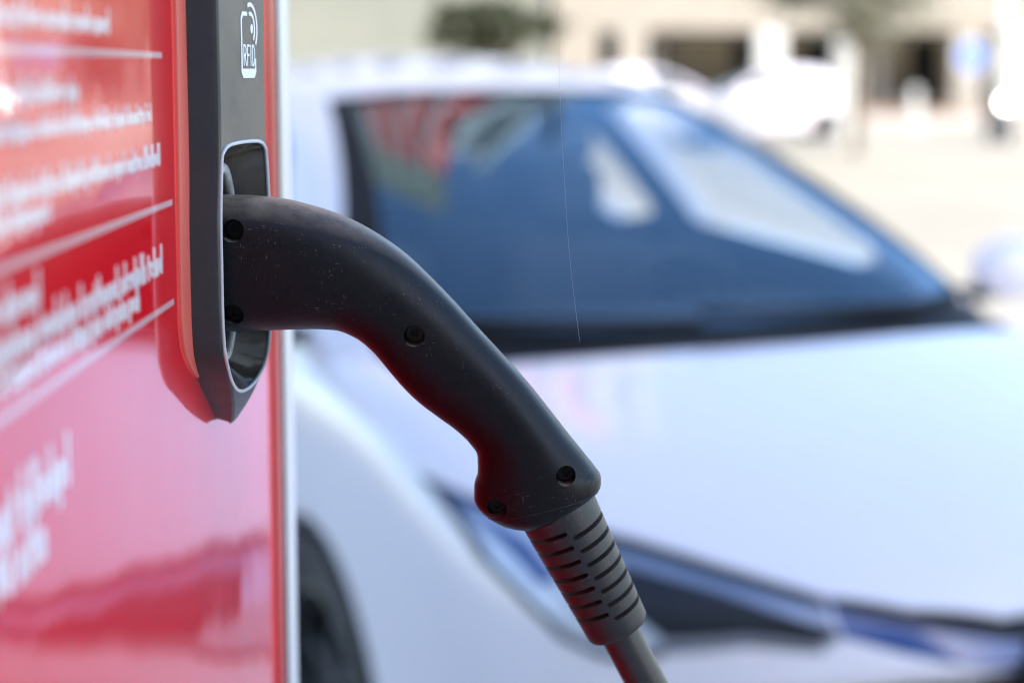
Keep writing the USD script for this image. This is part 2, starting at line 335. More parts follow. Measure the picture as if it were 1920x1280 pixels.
# printed lettering: unreadable lines of small strokes and ruled bars
def zrow(u, v): return on_x(u, v, XP)[1:]
def letter(k):
    # made-up rounded strokes, one unit tall: nothing to read
    b = 0.125
    L_ = lambda *p: LineString(p).buffer(b, quad_segs=3)
    o = Point(.27, .27).buffer(.31, quad_segs=5).difference(Point(.27, .27).buffer(.07, quad_segs=5))
    arch = lambda x: LineString([(x, 0), (x, .3)] + [(x + .17 - .17 * math.cos(q), .3 + .17 * math.sin(q)) for q in np.linspace(0, math.pi, 6)] + [(x + .34, 0)]).buffer(b, quad_segs=3)
    return ((o, .58), (arch(.09), .56), (L_((.09, 0), (.09, .95)), .22), (shapely.union_all([o, L_((.50, 0), (.50, .95))]), .66), (shapely.union_all([o, L_((.06, .52), (.06, -.3))]), .60), (shapely.union_all([L_((.15, 0), (.15, .75)), L_((.02, .5), (.30, .5))]), .38), (o.difference(sbox(.3, .1, .6, .3)), .55), (shapely.union_all([arch(.09), L_((.09, .3), (.09, .95))]), .58))[k]
GL = [letter(k) for k in range(8)]
GT = [(trimesh.creation.extrude_polygon(p, 1.0, engine='earcut'), w) for p, w in GL]
def glyph_line(u, v, hpx):
    from_y = Y0 + 0.06
    y1, z = zrow(u, v); h = hpx / F * y1; x = y1; out = []
    while x > from_y:
        for _ in range(rng.randint(3, 9)):
            m, w = GT[rng.randrange(8)]; m = m.copy(); x -= (w + .17) * h
            if x < from_y: break
            vv = m.vertices; m.vertices = np.c_[XP + vv[:, 2] * 0.00025, x + vv[:, 0] * h, z - h * .45 + vv[:, 1] * h]; out.append(m)
        x -= h * .28
    m = cat(*out); return m
for u, v, hp in ((205, 42, 42), (147, 166, 42), (283, 212, 30), (300, 290, 36), (94, 387, 46), (75, 540, 66), (305, 485, 48), (262, 556, 46), (132, 856, 92), (88, 990, 96)):
    obj('lettering_line', P(glyph_line(u, v, hp)), M['print'], post)
for u, v, hp in ((302, 104, 11), (322, 379, 11), (325, 565, 11)):
    y1, z = zrow(u, v); h = hp / F * y1
    obj('ruled_bar', P(box(XP, XP + 0.00025, Y0 + .01, y1, z - h / 2, z + h / 2)), M['rule'], post)
# black socket surround
zv = lambda v: on_y(460, v, PLUG_Y)[2]
def outline(vs, ws, n=260, top=1.70):
    zs = np.array([zv(v) for v in vs]); o = np.argsort(zs); f2 = PchipInterpolator(zs[o], np.array(ws)[o] ** 2); f = lambda q: np.sqrt(np.maximum(f2(q), 0))
    t = np.linspace(0, 1, n); z = zs.max() + (zs.min() - zs.max()) * (.5 - .5 * np.cos(np.pi * t)) 
    return z, np.maximum(f(z), 1e-5)
def lean(z): return 0.036 * np.clip((zv(640) - z) / (zv(640) - zv(822)), 0, 1.1) ** 1.5      # the tip leans to the far side
def ring(vs, ws, xfun, inset=0.0, zshift=0.0, n=260):
    z, w = outline(vs, ws, n)
    if inset:
        zc_ = z.copy(); zt, zb = z.max() - inset, z.min() + inset * 1.3
        z = zb + (z - z.min()) / (z.max() - z.min()) * (zt - zb)
        f = PchipInterpolator(zc_[::-1], w[::-1]); w = np.maximum(f(np.clip(z, zc_.min(), zc_.max())) - inset * 0.9, 1e-5)
    a = np.r_[np.c_[PLUG_Y - w + lean(z), z], np.c_[PLUG_Y + w + lean(z), z][::-1]]
    return np.c_[xfun(a[:, 0], a[:, 1]), a]
xN, xF = -0.1163, -0.1056
def xfront(y, z):
    k = np.clip((zv(640) - z) / (zv(640) - zv(822)), 0, 1)         # the chin falls back towards the panel
    return xN + (y - yN) * (xF - xN) / (yF - yN) - 0.0175 * k ** 2.0
bf_v = [-700, 0, 200, 300, 430, 554, 620, 672, 729, 770, 800, 822]; bf_w = [.034, .034, .0335, .0345, .038, .038, .0365, .0312, .0210, .0125, .0060, 0.0]
bb_v = [-710, 0, 200, 300, 430, 554, 620, 660, 720, 765, 808]; bb_w = [.0365, .0365, .036, .036, .0392, .039, .0372, .0325, .0205, .0105, 0.0]
def blendring(k, inset=0, drop=0):
    n = 260; zb_, wb = outline(bb_v, bb_w, n); zf_, wf = outline(bf_v, bf_w, n)
    z, w = zb_ + (zf_ - zb_) * k, wb + (wf - wb) * k
    a = np.r_[np.c_[PLUG_Y - w + lean(z), z], np.c_[PLUG_Y + w + lean(z), z][::-1]]
    x = XP - 0.001 + (xfront(a[:, 0], a[:, 1]) - XP + 0.001) * k - drop
    return np.c_[x, a]
front = ring(bf_v, bf_w, xfront)
rings = [blendring(0.0), blendring(0.5), blendring(0.82)]
r_e = 0.0016
rings += [ring(bf_v, bf_w, lambda y, z: xfront(y, z) - r_e * (1 - math.sin(t)), inset=r_e * (1 - math.cos(t)) + 1e-6) for t in np.linspace(0.05, math.pi / 2, 6)]
def solid(rings):
    R = np.array(rings); n, k = R.shape[:2]; m = loft(rings, cap=False); f = [m.faces]
    h = k // 2; i = np.arange(h - 1)
    for base, fl in ((0, False), ((n - 1) * k, True)):
        q = np.stack([base + i, base + i + 1, base + k - 2 - i], 1); q2 = np.stack([base + i, base + k - 2 - i, base + k - 1 - i], 1)
        qq = np.vstack([q, q2]); f.append(qq[:, ::-1] if not fl else qq)
    m = trimesh.Trimesh(R.reshape(-1, 3), np.vstack(f), process=False)
    trimesh.repair.fix_normals(m)
    if m.volume < 0: m.invert()
    return m
bez = man(solid(rings))
rc_v = [266, 268, 274, 288, 320, 430, 560, 622, 680, 724, 740]; rc_w = [0.0, .020, .0275, .0325, .0340, .0364, .0364, .0350, .0295, .0175, 0.0]
def rec(x_off, scale, inset):
    r = ring(rc_v, rc_w, lambda y, z: xfront(y, z) + x_off, inset=inset); return r
floor = lambda y, z: np.full_like(y, XP + 0.0035)
cutter = man(solid([ring(rc_v, rc_w, lambda y, z: xfront(y, z) + 0.004, inset=0.0), ring(rc_v, rc_w, lambda y, z: xfront(y, z), inset=0.0002), ring(rc_v, rc_w, lambda y, z: xfront(y, z) - 0.006, inset=0.002), ring(rc_v, rc_w, floor, inset=0.007)]))
cut2 = man(solid([ring(rc_v, rc_w, lambda y, z: xfront(y, z) + 0.004, inset=0.0), ring(rc_v, rc_w, floor, inset=0.0065)]))
bezel = obj('socket_surround', P(tri(bez - cutter)), M['bezel'], post, smooth=32)
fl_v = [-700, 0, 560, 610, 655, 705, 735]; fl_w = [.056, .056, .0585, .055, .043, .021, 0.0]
obj('surround_reflection', P(tri(man(solid([ring(fl_v, fl_w, lambda y, z: np.full_like(y, XP - 0.002)), ring(fl_v, fl_w, lambda y, z: np.full_like(y, XP + 0.0006)), ring(fl_v, fl_w, lambda y, z: np.full_like(y, XP + 0.0012), inset=0.0012)])))), M['painted_reflection'], post, smooth=40)  # thin plate painted as the reflection of the surround wall in the panel
br = [ring(rc_v, rc_w, lambda y, z: xfront(y, z) - 0.0012, inset=0.0008), ring(rc_v, rc_w, lambda y, z: xfront(y, z) - 0.006, inset=0.0026), ring(rc_v, rc_w, lambda y, z: np.full_like(y, XP + 0.0042), inset=0.0078)]
nb_ = len(br[0]); bowl = loft(br, cap=False); hh = nb_ // 2; ii = np.arange(hh - 1); b0 = 2 * nb_
fl_ = np.vstack([np.stack([b0 + ii, b0 + ii + 1, b0 + nb_ - 2 - ii], 1), np.stack([b0 + ii, b0 + nb_ - 2 - ii, b0 + nb_ - 1 - ii], 1)])
bowl = trimesh.Trimesh(bowl.vertices, np.vstack([bowl.faces, fl_]), process=False)
obj('recess_bowl', P(bowl), M['recess'], bezel, smooth=40)
# pale rim round the opening
z_, w_ = outline(rc_v, rc_w)
rim_pts = ring(rc_v, rc_w, xfront)
obj('opening_rim', P(tube(np.vstack([rim_pts[2:-2], rim_pts[2:3]]), 0.0008, 8)), M['rim'], bezel, smooth=True)
cz = zv(492)
an = np.linspace(0, 2 * np.pi, 73)
obj('socket_collar', P(tube(np.c_[np.full(73, XP + 0.0085), PLUG_Y + 0.0315 * np.cos(an), cz + 0.0395 * np.sin(an)], 0.0022, 12)), M['collar'], post, smooth=True)
obj('status_light', P(rbox(XP + 0.0060, XP + 0.0085, yN + 0.0072, yN + 0.0095, zv(402), zv(384), 0.0005)), M['led'], post)
# printed card symbol with radio waves and RFID
def lpoly(pts, w): return LineString(pts).buffer(w / 2, join_style=1, cap_style=1)
def arc(cx, cy, r, a0, a1, n=16): return [(cx + r * math.cos(math.radians(t)), cy + r * math.sin(math.radians(t))) for t in np.linspace(a0, a1, n)]
ya = PLUG_Y - 0.002; hpx = 1.0 / 4500
g = []
cw, ch = 0.0215, 0.0255
g.append(lpoly([(0.008, ch), (0.002, ch), (0, ch - 0.002), (0, 0.002), (0.002, 0), (cw - 0.003, 0), (cw - 0.001, 0.002), (cw - 0.001, 0.0065)], 0.0017))
g.append(Polygon([(0.0, 0.0005), (cw - 0.001, 0.0005), (cw - 0.001, 0.0030), (0, 0.0030)]))
g.append(Point(0.0155, 0.0195).buffer(0.0019))
g.append(lpoly(arc(0.0135, 0.0195, 0.0062, -40, 100), 0.0017)); g.append(lpoly(arc(0.0135, 0.0195, 0.0100, -36, 108), 0.0017))
logo = shapely.union_all(g)
slope = np.array([(xF - xN) / (yF - yN), 1, 0]); slope /= np.linalg.norm(slope)
nrm = np.cross(slope, [0, 0, 1]); z0 = zv(143)
lo = np.array([xfront(ya, z0), ya, z0])
obj('card_symbol', P(extrude(logo, 0.0002, frame(lo, slope, [0, 0, 1], nrm))), M['white_ink'], post)
q_ = 0.0080; sw = 0.00105
letters = [[(0, 0), (0, q_), (.0022, q_), (.0033, q_ * .86), (.0033, q_ * .64), (.0022, q_ * .50), (0, q_ * .50)], [(.0016, q_ * .5), (.0035, 0)],
           [(.0054, 0), (.0054, q_), (.0084, q_)], [(.0054, q_ * .52), (.0078, q_ * .52)], [(.0105, 0), (.0105, q_)],
           [(.0130, 0), (.0130, q_), (.0148, q_), (.0162, q_ * .78), (.0162, q_ * .22), (.0148, 0), (.0130, 0)]]
rf = shapely.union_all([LineString(l_).buffer(sw / 2, quad_segs=4) for l_ in letters])
obj('card_lettering', P(extrude(rf, 0.0002, frame(lo + slope * 0.0030 + np.array([0, 0, 0.0045]), slope, [0, 0, 1], nrm))), M['white_ink'], post)

# ------------------------------------------------------------------ the plug with its cable
plug = thing('charging_plug', 'black pistol grip charging plug pushed into the red post, scuffed', 'charging plug', (XP, PLUG_Y, cz))
OP = np.array([XP, PLUG_Y, cz])
def Q(m):
    m = m.copy(); m.apply_translation(-OP); return m
ST = [((390, 365), (390, 621), .0270), ((450, 365.5), (450, 620), .0270), ((520, 371), (520, 617), .0268), ((590, 387), (585, 615), .0260), ((650, 408), (628, 617), .0245),
      ((705, 437), (668, 632), .0228), ((757, 473), (700, 658), .0210), ((805, 517), (727, 690), .0196), ((850, 563), (755, 723), .0186), ((895, 613), (785, 752), .0180),
      ((945, 667), (822, 780), .0177), ((990, 717), (855, 804), .0177), ((1030, 767), (880, 828), .0180), ((1065, 812), (895, 853), .0186), ((1095, 849), (896, 882), .0192),
      ((1117, 877), (889, 910), .0196), ((1127, 893), (889, 932), .0196), ((1127, 906), (897, 951), .0194), ((1121, 918), (917, 968), .0190), ((1110, 927), (946, 983), .0182), ((1092, 938), (978, 989), .0165)]
U = np.array([on_y(*s[0], PLUG_Y) for s in ST]); L = np.array([on_y(*s[1], PLUG_Y) for s in ST]); T = np.array([s[2] for s in ST])
t = np.r_[0, np.cumsum(np.linalg.norm(np.diff((U + L) / 2, axis=0), axis=1) + 0.3 * np.linalg.norm(np.diff(U, axis=0), axis=1))]
tt = np.unique(np.r_[np.linspace(0, t[-1], 120)])
Ui, Li, Ti = PchipInterpolator(t, U)(tt), PchipInterpolator(t, L)(tt), PchipInterpolator(t, T)(tt)
a = np.linspace(0, 2 * np.pi, 72, endpoint=False)
ca, sa = np.cos(a), np.sin(a)
def sup(n): return np.sign(ca) * np.abs(ca) ** (2 / n), np.sign(sa) * np.abs(sa) ** (2 / n)
rings = []
for u_, l_, h_ in zip(Ui, Li, Ti):
    cx, sx = sup(2.35); c_, hv = (u_ + l_) / 2, (u_ - l_) / 2
    rings.append(c_ + cx[:, None] * hv + sx[:, None] * np.array([0, h_, 0]))
body = loft(rings)
bodym = man(body)
holes = []; bores = []
inter = trimesh.ray.ray_triangle.RayMeshIntersector(body)
def hole_at(u, v, rpx, depth):
    p = on_y(u, v, PLUG_Y); hit, _, _ = inter.intersects_location([[p[0], 0.5, p[2]]], [[0, 1, 0]]); ys = min(h[1] for h in hit)
    # follow the line of sight to the surface
    d = ray(u, v); hit, _, _ = inter.intersects_location([[0, 0, ZC]], [d]); q = hit[np.argmin(hit[:, 1])]
    r = rpx / F * q[1]
    return q, r, depth
for u, v, rp, dep in ((436, 433, 21, .011), (437, 590, 20, .011), (776, 630, 20.5, .0115), (1061, 892, 19, .009), (932, 953, 18.5, .009)):
    q, r, dep = hole_at(u, v, rp, dep)
    c0 = bar((q[0], q[1] - 0.02, q[2]), (q[0], q[1] + dep, q[2]), r, 40)
    holes.append(man(c0)); bores.append((q, r, dep))
grip = obj('grip', Q(tri(bodym - manifold3d.Manifold.batch_boolean(holes, manifold3d.OpType.Add))), M['handle'], plug, smooth=28)
for i, (q, r, dep) in enumerate(bores):
    star = Polygon([((r * .33 if k % 2 else r * .5) * math.cos(k * math.pi / 6), (r * .33 if k % 2 else r * .5) * math.sin(k * math.pi / 6)) for k in range(12)])
    head = extrude(Point(0, 0).buffer(r * 0.78).difference(star), 0.0012, frame((q[0], q[1] + dep - 0.0002, q[2]), (1, 0, 0), (0, 0, 1), (0, -1, 0)))
    obj('screw', Q(head), M['dscrew'] if i == 2 else M['hole'], plug)
# parting line: a fine raised bead round the foot of the grip
k0 = np.argmin(np.abs(tt - (.45 * t[18] + .55 * t[19]))); rr = np.array(rings[k0 - 1]); cc = rr.mean(0)
obj('parting_bead', Q(tube(np.vstack([(rr - cc) * 1.0 + cc, rr[:1]]), 0.00022, 8)), M['handle'], grip, smooth=True)
# strain relief sleeve
s0, s1 = on_y(1045, 953, PLUG_Y), on_y(1160, 1178, PLUG_Y + 0.008)
ax = (s1 - s0) / np.linalg.norm(s1 - s0); SL = np.linalg.norm(s1 - s0)
ey_ = np.array([0, 1, 0]) - ax * ax[1]; ey_ /= np.linalg.norm(ey_); ex_ = np.cross(ey_, ax)
if ex_[0] < 0: ex_, ey_ = ex_, ey_
FR = frame(s0, ex_, np.cross(ax, ex_), ax)
ra, rb_ = 76 / F * PLUG_Y, 62 / F * PLUG_Y
def rs(z): return ra + (rb_ - ra) * z / SL
prof = [(0, -0.004), (ra, -0.004)] + [(rs(z), z) for z in np.linspace(0, SL - 0.002, 30)] + [(rs(SL) - 0.0006, SL - 0.0006), (rs(SL) - 0.0022, SL), (0, SL)]
sl = trimesh.creation.revolve(np.array(prof), sections=96)
slm = man(sl); cuts = []
for side, ph0 in ((-1, 0.0070), (1, 0.0050)):
    for k in range(7):
        zc_ = ph0 + 0.0069 * k + (0.0015 if side < 0 else 0)
        R = rs(zc_)
        half, mid = (math.radians(89), math.radians(172)) if side < 0 else (math.radians(87), 0.0)
        sw_ = 0.0021
        an2 = np.linspace(mid - half, mid + half, 40)
        pg = Polygon(np.r_[np.c_[np.cos(an2), np.sin(an2)] * (R + 0.004), (np.c_[np.cos(an2), np.sin(an2)] * (R - 0.0060))[::-1]])
        m = extrude(pg, sw_); m.apply_translation((0, 0, zc_)); cuts.append(man(m))
        for e in (mid - half, mid + half):
            d_ = np.array([math.cos(e), math.sin(e), 0]); o_ = np.array([0, 0, zc_ + sw_ / 2])
            cuts.append(man(bar(o_ + d_ * (R - 0.0060), o_ + d_ * (R + 0.004), sw_ / 2 * 0.995, 16)))
slm = slm - manifold3d.Manifold.batch_boolean(cuts, manifold3d.OpType.Add)
sm = tri(slm); sm.apply_transform(FR)
obj('strain_relief_sleeve', Q(sm), M['sleeve'], plug, smooth=30)
# cable: out of the sleeve, down in a bow to the ground and away
c0 = s1 - ax * 0.02; dirn = ax
pts = [c0, s1 + ax * 0.03, s1 + ax * 0.12]
pts += [s1 + np.array([0.10, 0.02, -0.30]), s1 + np.array([0.155, 0.05, -0.62]), s1 + np.array([0.16, 0.09, -0.98]), np.array([s1[0] + 0.17, s1[1] + 0.17, 0.06]), np.array([s1[0] + 0.25, s1[1] + 0.5, 0.014]), np.array([s1[0] + 0.1, s1[1] + 1.1, 0.014]), np.array([s1[0] - 0.4, s1[1] + 1.5, 0.014])]
obj('cable', Q(tube(pts, 39 / F * PLUG_Y, 28, n=160)), M['cable'], plug, smooth=True)
# a single spider thread
th = [on_y(*q, 0.80) for q in ((1046, -40), (1048, 60), (1050, 180), (1058, 330), (1068, 480), (1078, 570), (1087, 640))]
thm = tube(th, 0.00004, 5, n=60)
obj('spider_thread', thm, M['silk'], label='hair-thin pale spider thread hanging free in front of the windscreen', cat='spider thread')


# ------------------------------------------------------------------ the white car (x forward from the front bumper, y to its left, z up)
CAR_POS, CAR_YAW = (0.94, 3.07, 0), math.radians(25.7)        # yaw: turned towards the right of the picture
CAR_LEN = 4.08
st = np.array([  # b, half width, top, shoulder, bottom
    (0.00, .60, .63, .58, .31), (0.03, .68, .68, .625, .25), (0.08, .735, .725, .67, .21), (0.18, .79, .775, .71, .185), (0.40, .84, .855, .795, .18), (0.70, .862, .935, .88, .18),
    (1.00, .868, 1.0, .945, .18), (1.30, .868, 1.045, .98, .18), (2.0, .868, 1.065, 1.0, .18), (3.0, .864, 1.08, 1.02, .18), (3.6, .835, 1.06, 1.01, .19), (3.92, .77, .98, .93, .25), (4.05, .69, .90, .83, .33), (4.08, .62, .84, .78, .40)])
def body_ring(b):
    hw, zt, zs, zb = [float(PchipInterpolator(st[:, 0], st[:, k])(b)) for k in (1, 2, 3, 4)]
    p = np.array([(0, zb), (.5 * hw, zb), (.85 * hw, zb), (.965 * hw, zb + .05), (hw, .45 * zb + .55 * zs - .02), (.995 * hw, zs - .14), (.965 * hw, zs - .04), (.90 * hw, zs + .15 * (zt - zs)), (.78 * hw, zs + .45 * (zt - zs)), (.55 * hw, zs + .78 * (zt - zs)), (.28 * hw, zs + .96 * (zt - zs)), (0, zt)])
    for _ in range(2):
        q = np.empty((2 * len(p) - 2, 2)); q[0::2] = .75 * p[:-1] + .25 * p[1:]; q[1::2] = .25 * p[:-1] + .75 * p[1:]; p = np.vstack([p[:1], q, p[-1:]])
    full = np.vstack([p, (p * [-1, 1])[::-1][1:-1]])
    fade = max(0, 1 - b / 1.15) ** 1.4; rear = max(0, 1 - (CAR_LEN - b) / .8) ** 1.4
    bb = b + (.40 * fade - .2 * rear) * (np.abs(full[:, 0]) / max(hw, .1)) ** 2.3 * (hw / .8) ** 2
    return np.c_[-bb, full]
def make_car(detail=True):
    bs = np.unique(np.r_[np.linspace(0, .2, 14), np.linspace(.2, 1.4, 34), np.linspace(1.4, 3.4, 26), np.linspace(3.4, 4.08, 26)])
    low = man(loft([body_ring(b) for b in bs]))
    gz = np.array([.90, 1.0, 1.1, 1.2, 1.3, 1.4, 1.46, 1.50, 1.53, 1.56, 1.58, 1.59])
    gf = np.array([.92, 1.065, 1.235, 1.43, 1.65, 1.89, 2.05, 2.17, 2.29, 2.45, 2.62, 2.80]); gr = np.array([4.0, 3.97, 3.92, 3.86, 3.78, 3.70, 3.63, 3.55, 3.46, 3.30, 3.12, 2.95]); gh = np.array([.85, .835, .805, .755, .695, .625, .575, .53, .475, .36, .23, .12])
    def green(d, dz=0.0, z0=.90):
        zs = np.unique(np.r_[np.linspace(z0, 1.44, 16), np.linspace(1.44, 1.59, 22)]); rings = []; a = np.linspace(0, 2 * np.pi, 120, endpoint=False)
        for z in zs:
            f_, r_, h_ = float(CubicSpline(gz[:8], gf[:8])(z)) if z < 1.5 else float(PchipInterpolator(gz, gf)(z)), float(PchipInterpolator(gz, gr)(z)), float(PchipInterpolator(gz, gh)(z))
            f_, r_, h_ = f_ + d * 1.7, r_ - d * 1.3, max(h_ - d, .02)
            c, A = (f_ + r_) / 2, (r_ - f_) / 2; n = 7.0
            x = np.sign(np.cos(a)) * np.abs(np.cos(a)) ** (2 / n) * A; y = np.sign(np.sin(a)) * np.abs(np.sin(a)) ** (2 / n) * h_
            rings.append(np.c_[-(c + x) - 0.06 * (y / h_) ** 2 * np.clip(-np.cos(a) * 3, 0, 1), y, np.full_like(a, z - dz)])
        return man(loft(rings))
    outer, inner = green(0), green(.035, .035, .86)
    whole = low + outer
    def ext(poly, lo, hi, axis):
        m = extrude(poly, hi - lo)
        if axis == 'x':   # polygon in (y, z), along x
            m.apply_transform(frame((lo, 0, 0), (0, 1, 0), (0, 0, 1), (1, 0, 0)))
        elif axis == 'y': # polygon in (x, z), along y
            m.apply_transform(frame((0, hi, 0), (1, 0, 0), (0, 0, 1), (0, -1, 0)))
        else:
            m.apply_translation((0, 0, lo))
        return man(m)
    r_ = lambda pts, r: Polygon(pts).buffer(-r).buffer(r, join_style=1)
    WSP = [(-.79, 1.045), (-.4, 1.02), (0, 1.01), (.4, 1.02), (.79, 1.045), (.485, 1.48), (.30, 1.497), (0, 1.502), (-.30, 1.497), (-.485, 1.48)]
    wind = ext(r_(WSP, .04), -2.45, -.6, 'x')
    rearw = ext(r_([(-.56, 1.12), (.56, 1.12), (.44, 1.45), (-.44, 1.45)], .06), -4.2, -3.3, 'x')
    sideA = r_([(-1.74, 1.06), (-1.60, 1.09), (-2.05, 1.36), (-2.28, 1.45), (-2.66, 1.46), (-2.50, 1.12)], .03)
    sideB = r_([(-2.70, 1.13), (-2.80, 1.36), (-2.95, 1.38), (-3.13, 1.31), (-3.16, 1.15), (-2.98, 1.09)], .03)
    sw = [ext(p, y0, y1, 'y') for p in (sideA, sideB) for y0, y1 in ((.4, 1.0), (-1.0, -.4))]
    cabin_low = man(box(-3.7, -1.3, -.70, .70, .34, 1.02)) ^ man(loft([body_ring(b) * [1, .9, 1] for b in np.linspace(1.2, 3.8, 30)]))
    shell = whole - inner - cabin_low
    for w in [wind, rearw] + sw: shell = shell - w
    # wheel arches
    for bx in (-1.33, -3.50):
        for s in (-1, 1): shell = shell - man(bar((bx, s * .56, .31), (bx, s * 1.0, .31), .352, 48))
    # hood, headlights, grille and bumper cuts
    nose = lambda w: .40 * (np.abs(w) / .62) ** 2.3 * .55
    ws = np.linspace(-.66, .66, 41)
    fe = [(.035, 0), (.046, .157), (.101, .302), (.174, .414), (.233, .467), (.304, .523), (.424, .614), (.490, .669), (.573, .722)]
    front_edge = np.array([(-b, -w) for b, w in fe[::-1]] + [(-b, w) for b, w in fe[1:]])
    rear_edge = np.c_[-(.985 + .11 * (np.abs(ws[::-1]) / .66) ** 2.0), ws[::-1] * 1.11]
    hood_poly = Polygon(np.vstack([front_edge, rear_edge])).buffer(0)
    HP, HE = ext(hood_poly, .60, 1.05, 'z'), ext(hood_poly.buffer(-.007), .60, 1.05, 'z')
    cowl_poly = Polygon(np.c_[np.r_[-.90 - .11 * (np.abs(ws) / .66) ** 2.0, (-1.16 - .12 * (np.abs(ws) / .66) ** 2.0)[::-1]], np.r_[ws * 1.13, ws[::-1] * 1.13]]).buffer(0).difference(hood_poly)
    CPz = ext(cowl_poly, .80, 1.06, 'z')
    lamp_y = [(.412, .745), (.467, .765), (.523, .782), (.614, .805), (.669, .812), (.727, .815), (.789, .818), (.830, .837), (.822, .792), (.810, .727), (.781, .677), (.749, .628), (.712, .609), (.671, .608), (.637, .628), (.537, .649), (.443, .644), (.412, .664)]
    lampL = Polygon(lamp_y); lampR = Polygon([(-y, z) for y, z in lamp_y])
    LP = [ext(p, -1.1, .2, 'x') for p in (lampL, lampR)]; LE = [ext(p.buffer(-.001), -1.1, .2, 'x') for p in (lampL, lampR)]
    gt = [(.410, .743), (.30, .725), (.157, .70), (0, .69)]; gb = [(.410, .668), (.326, .644), (.198, .613), (0, .600)]
    grille = Polygon(gt + [(-y, z) for y, z in gt[::-1][1:]] + [(-y, z) for y, z in gb] + gb[::-1][1:])
    GP, GE = ext(grille, -.3, .2, 'x'), ext(grille.buffer(-.001), -.3, .2, 'x')
    intake = r_([(-.55, .26), (.55, .26), (.48, .40), (-.48, .40)], .03); IP = ext(intake, -.25, .2, 'x')
    front_block = man(box(-1.05, .1, -1, 1, .3, 1.1))
    hood = whole ^ HE ^ man(box(-1.4, .1, -1, 1, .5, 1.1)); hood = hood - outer
    cowl = (whole ^ CPz)
    shell = shell - HP - CPz - GP - IP
    for p in LP: shell = shell - p
    lamps = [(whole - HP) ^ e ^ man(box(-.85, .1, -1, 1, .4, 1.0)) for e in LE]
    gril = (whole - HP) ^ GE ^ man(box(-.25, .1, -1, 1, .4, 1.0))
    # door lines
    def slit(pts, w=.005): return LineString(pts).buffer(w / 2)
    for pts in ([(-1.32, .33), (-1.30, .80), (-1.42, .96)], [(-2.60, .25), (-2.60, 1.0)], [(-1.32, .25), (-3.35, .25)]):
        for y0, y1 in ((.80, 1.0), (-1.0, -.80)): shell = shell - ext(slit(pts), y0, y1, 'y')
    t = thing('parked_hatchback', 'large white hatchback parked nearest, facing the charging post', 'car', CAR_POS, CAR_YAW - math.pi / 2)
    obj('body', tri(shell), M['carwhite'], t, smooth=30)
    obj('hood', tri(hood), M['carwhite'], t, smooth=30)
    cw_ = tri(cowl); cw_.apply_translation((0, 0, -.014)); obj('cowl', cw_, M['carblack'], t, smooth=30)
    for name, prism in (('windscreen', wind), ('rear_window', rearw)):
        g_ = (green(.004) - green(.009)) ^ prism; obj(name, tri(g_), M['windglass' if name == 'windscreen' else 'privacy'], t, smooth=30)
    for w in sw: obj('side_window', tri((green(.004) - green(.008)) ^ w), M['glass'], t, smooth=30)
    for p in (sideA, sideB): obj('added_view_block', tri((green(.014) - green(.017)) ^ ext(p.buffer(.02), -1.0, -.4, 'y')), M['cabin'], t, smooth=30)  # dark panels added to cut the bright view through the right-hand windows
    # black printed border of the windscreen, just inside the glass
    wp = r_(WSP, .04)
    obj('windscreen_border', tri((green(.0005) - green(.003)) ^ ext(wp.buffer(-.001).difference(affinity.scale(wp.buffer(-.012), .925, 1.0, origin=(0, 1.2)).difference(sbox(-.8, .9, .8, 1.0))), -2.45, -.6, 'x')), M['gasket'], t, smooth=30)
    hl_parts = [obj('headlight', tri(m), M['reflector'], t, smooth=30) for m in lamps]
    for s in (1, -1):
        # pieces of the lamp, set just proud of its bowl
        LPz = Polygon(lamp_y)
        pieces = (('lamp_top_seal', Polygon([(.412, .704), (.467, .720), (.523, .736), (.614, .763), (.669, .774), (.695, .786), (.695, .806), (.614, .83), (.412, .80)]), 'carblack', .0032),
                  ('lamp_surround', LPz.difference(LPz.buffer(-.011)).difference(sbox(.3, .5, .64, .9)), 'carblack', .0015),
                  ('bright_strip', Polygon([(.413, .703), (.467, .719), (.523, .735), (.614, .762), (.660, .772), (.660, .752), (.629, .744), (.544, .722), (.487, .702), (.419, .679)]), 'chrome', .0030),
                  ('dark_bay', Polygon([(.655, .748), (.629, .741), (.544, .719), (.487, .699), (.415, .677), (.415, .668), (.443, .660), (.537, .668), (.637, .652), (.672, .690)]), 'lamp', .0022),
                  ('lamp_lip', Polygon([(.640, .650), (.537, .666), (.443, .658), (.443, .646), (.537, .651), (.637, .630)]), 'greytrim', .0026),
                  ('blue_wedge', Polygon([(.826, .829), (.801, .813), (.777, .788), (.752, .768), (.735, .721), (.757, .706), (.787, .765)]), 'carblue', .0022))
        for nm, pz, mm, off in pieces:
            q = tri((low - HP) ^ ext(affinity.scale(pz, s, 1, origin=(0, 0)), -1.0, .2, 'x') ^ man(box(-.86, .1, min(0, s), max(0, s), .4, 1)))
            q.apply_translation((off, s * off, off * .3)); obj(nm, q, M[mm], hl_parts[0 if s > 0 else 1], smooth=30)
    seal = low.translate((0, 0, -.012)) ^ ext(hood_poly.buffer(.010).difference(hood_poly.buffer(-.02)), .55, 1.05, 'z') ^ man(box(-.95, .1, -1, 1, .5, 1.1))
    obj('hood_seal', tri(seal), M['carblack'], t, smooth=30)
    gp_ = obj('grille_panel', tri(gril), M['carblue'], t, smooth=30)
    gl_ = [(.40, .703), (.30, .684), (.157, .658), (0, .648)]
    gseal = Polygon(gl_ + [(-y, z) for y, z in gl_[::-1][1:]] + [(-.40, .80), (.40, .80)])
    q = tri((low - HP) ^ ext(gseal, -.3, .2, 'x') ^ man(box(-.25, .1, -1, 1, .4, 1))); q.apply_translation((.003, 0, .0005)); obj('grille_top_seal', q, M['carblack'], gp_, smooth=30)
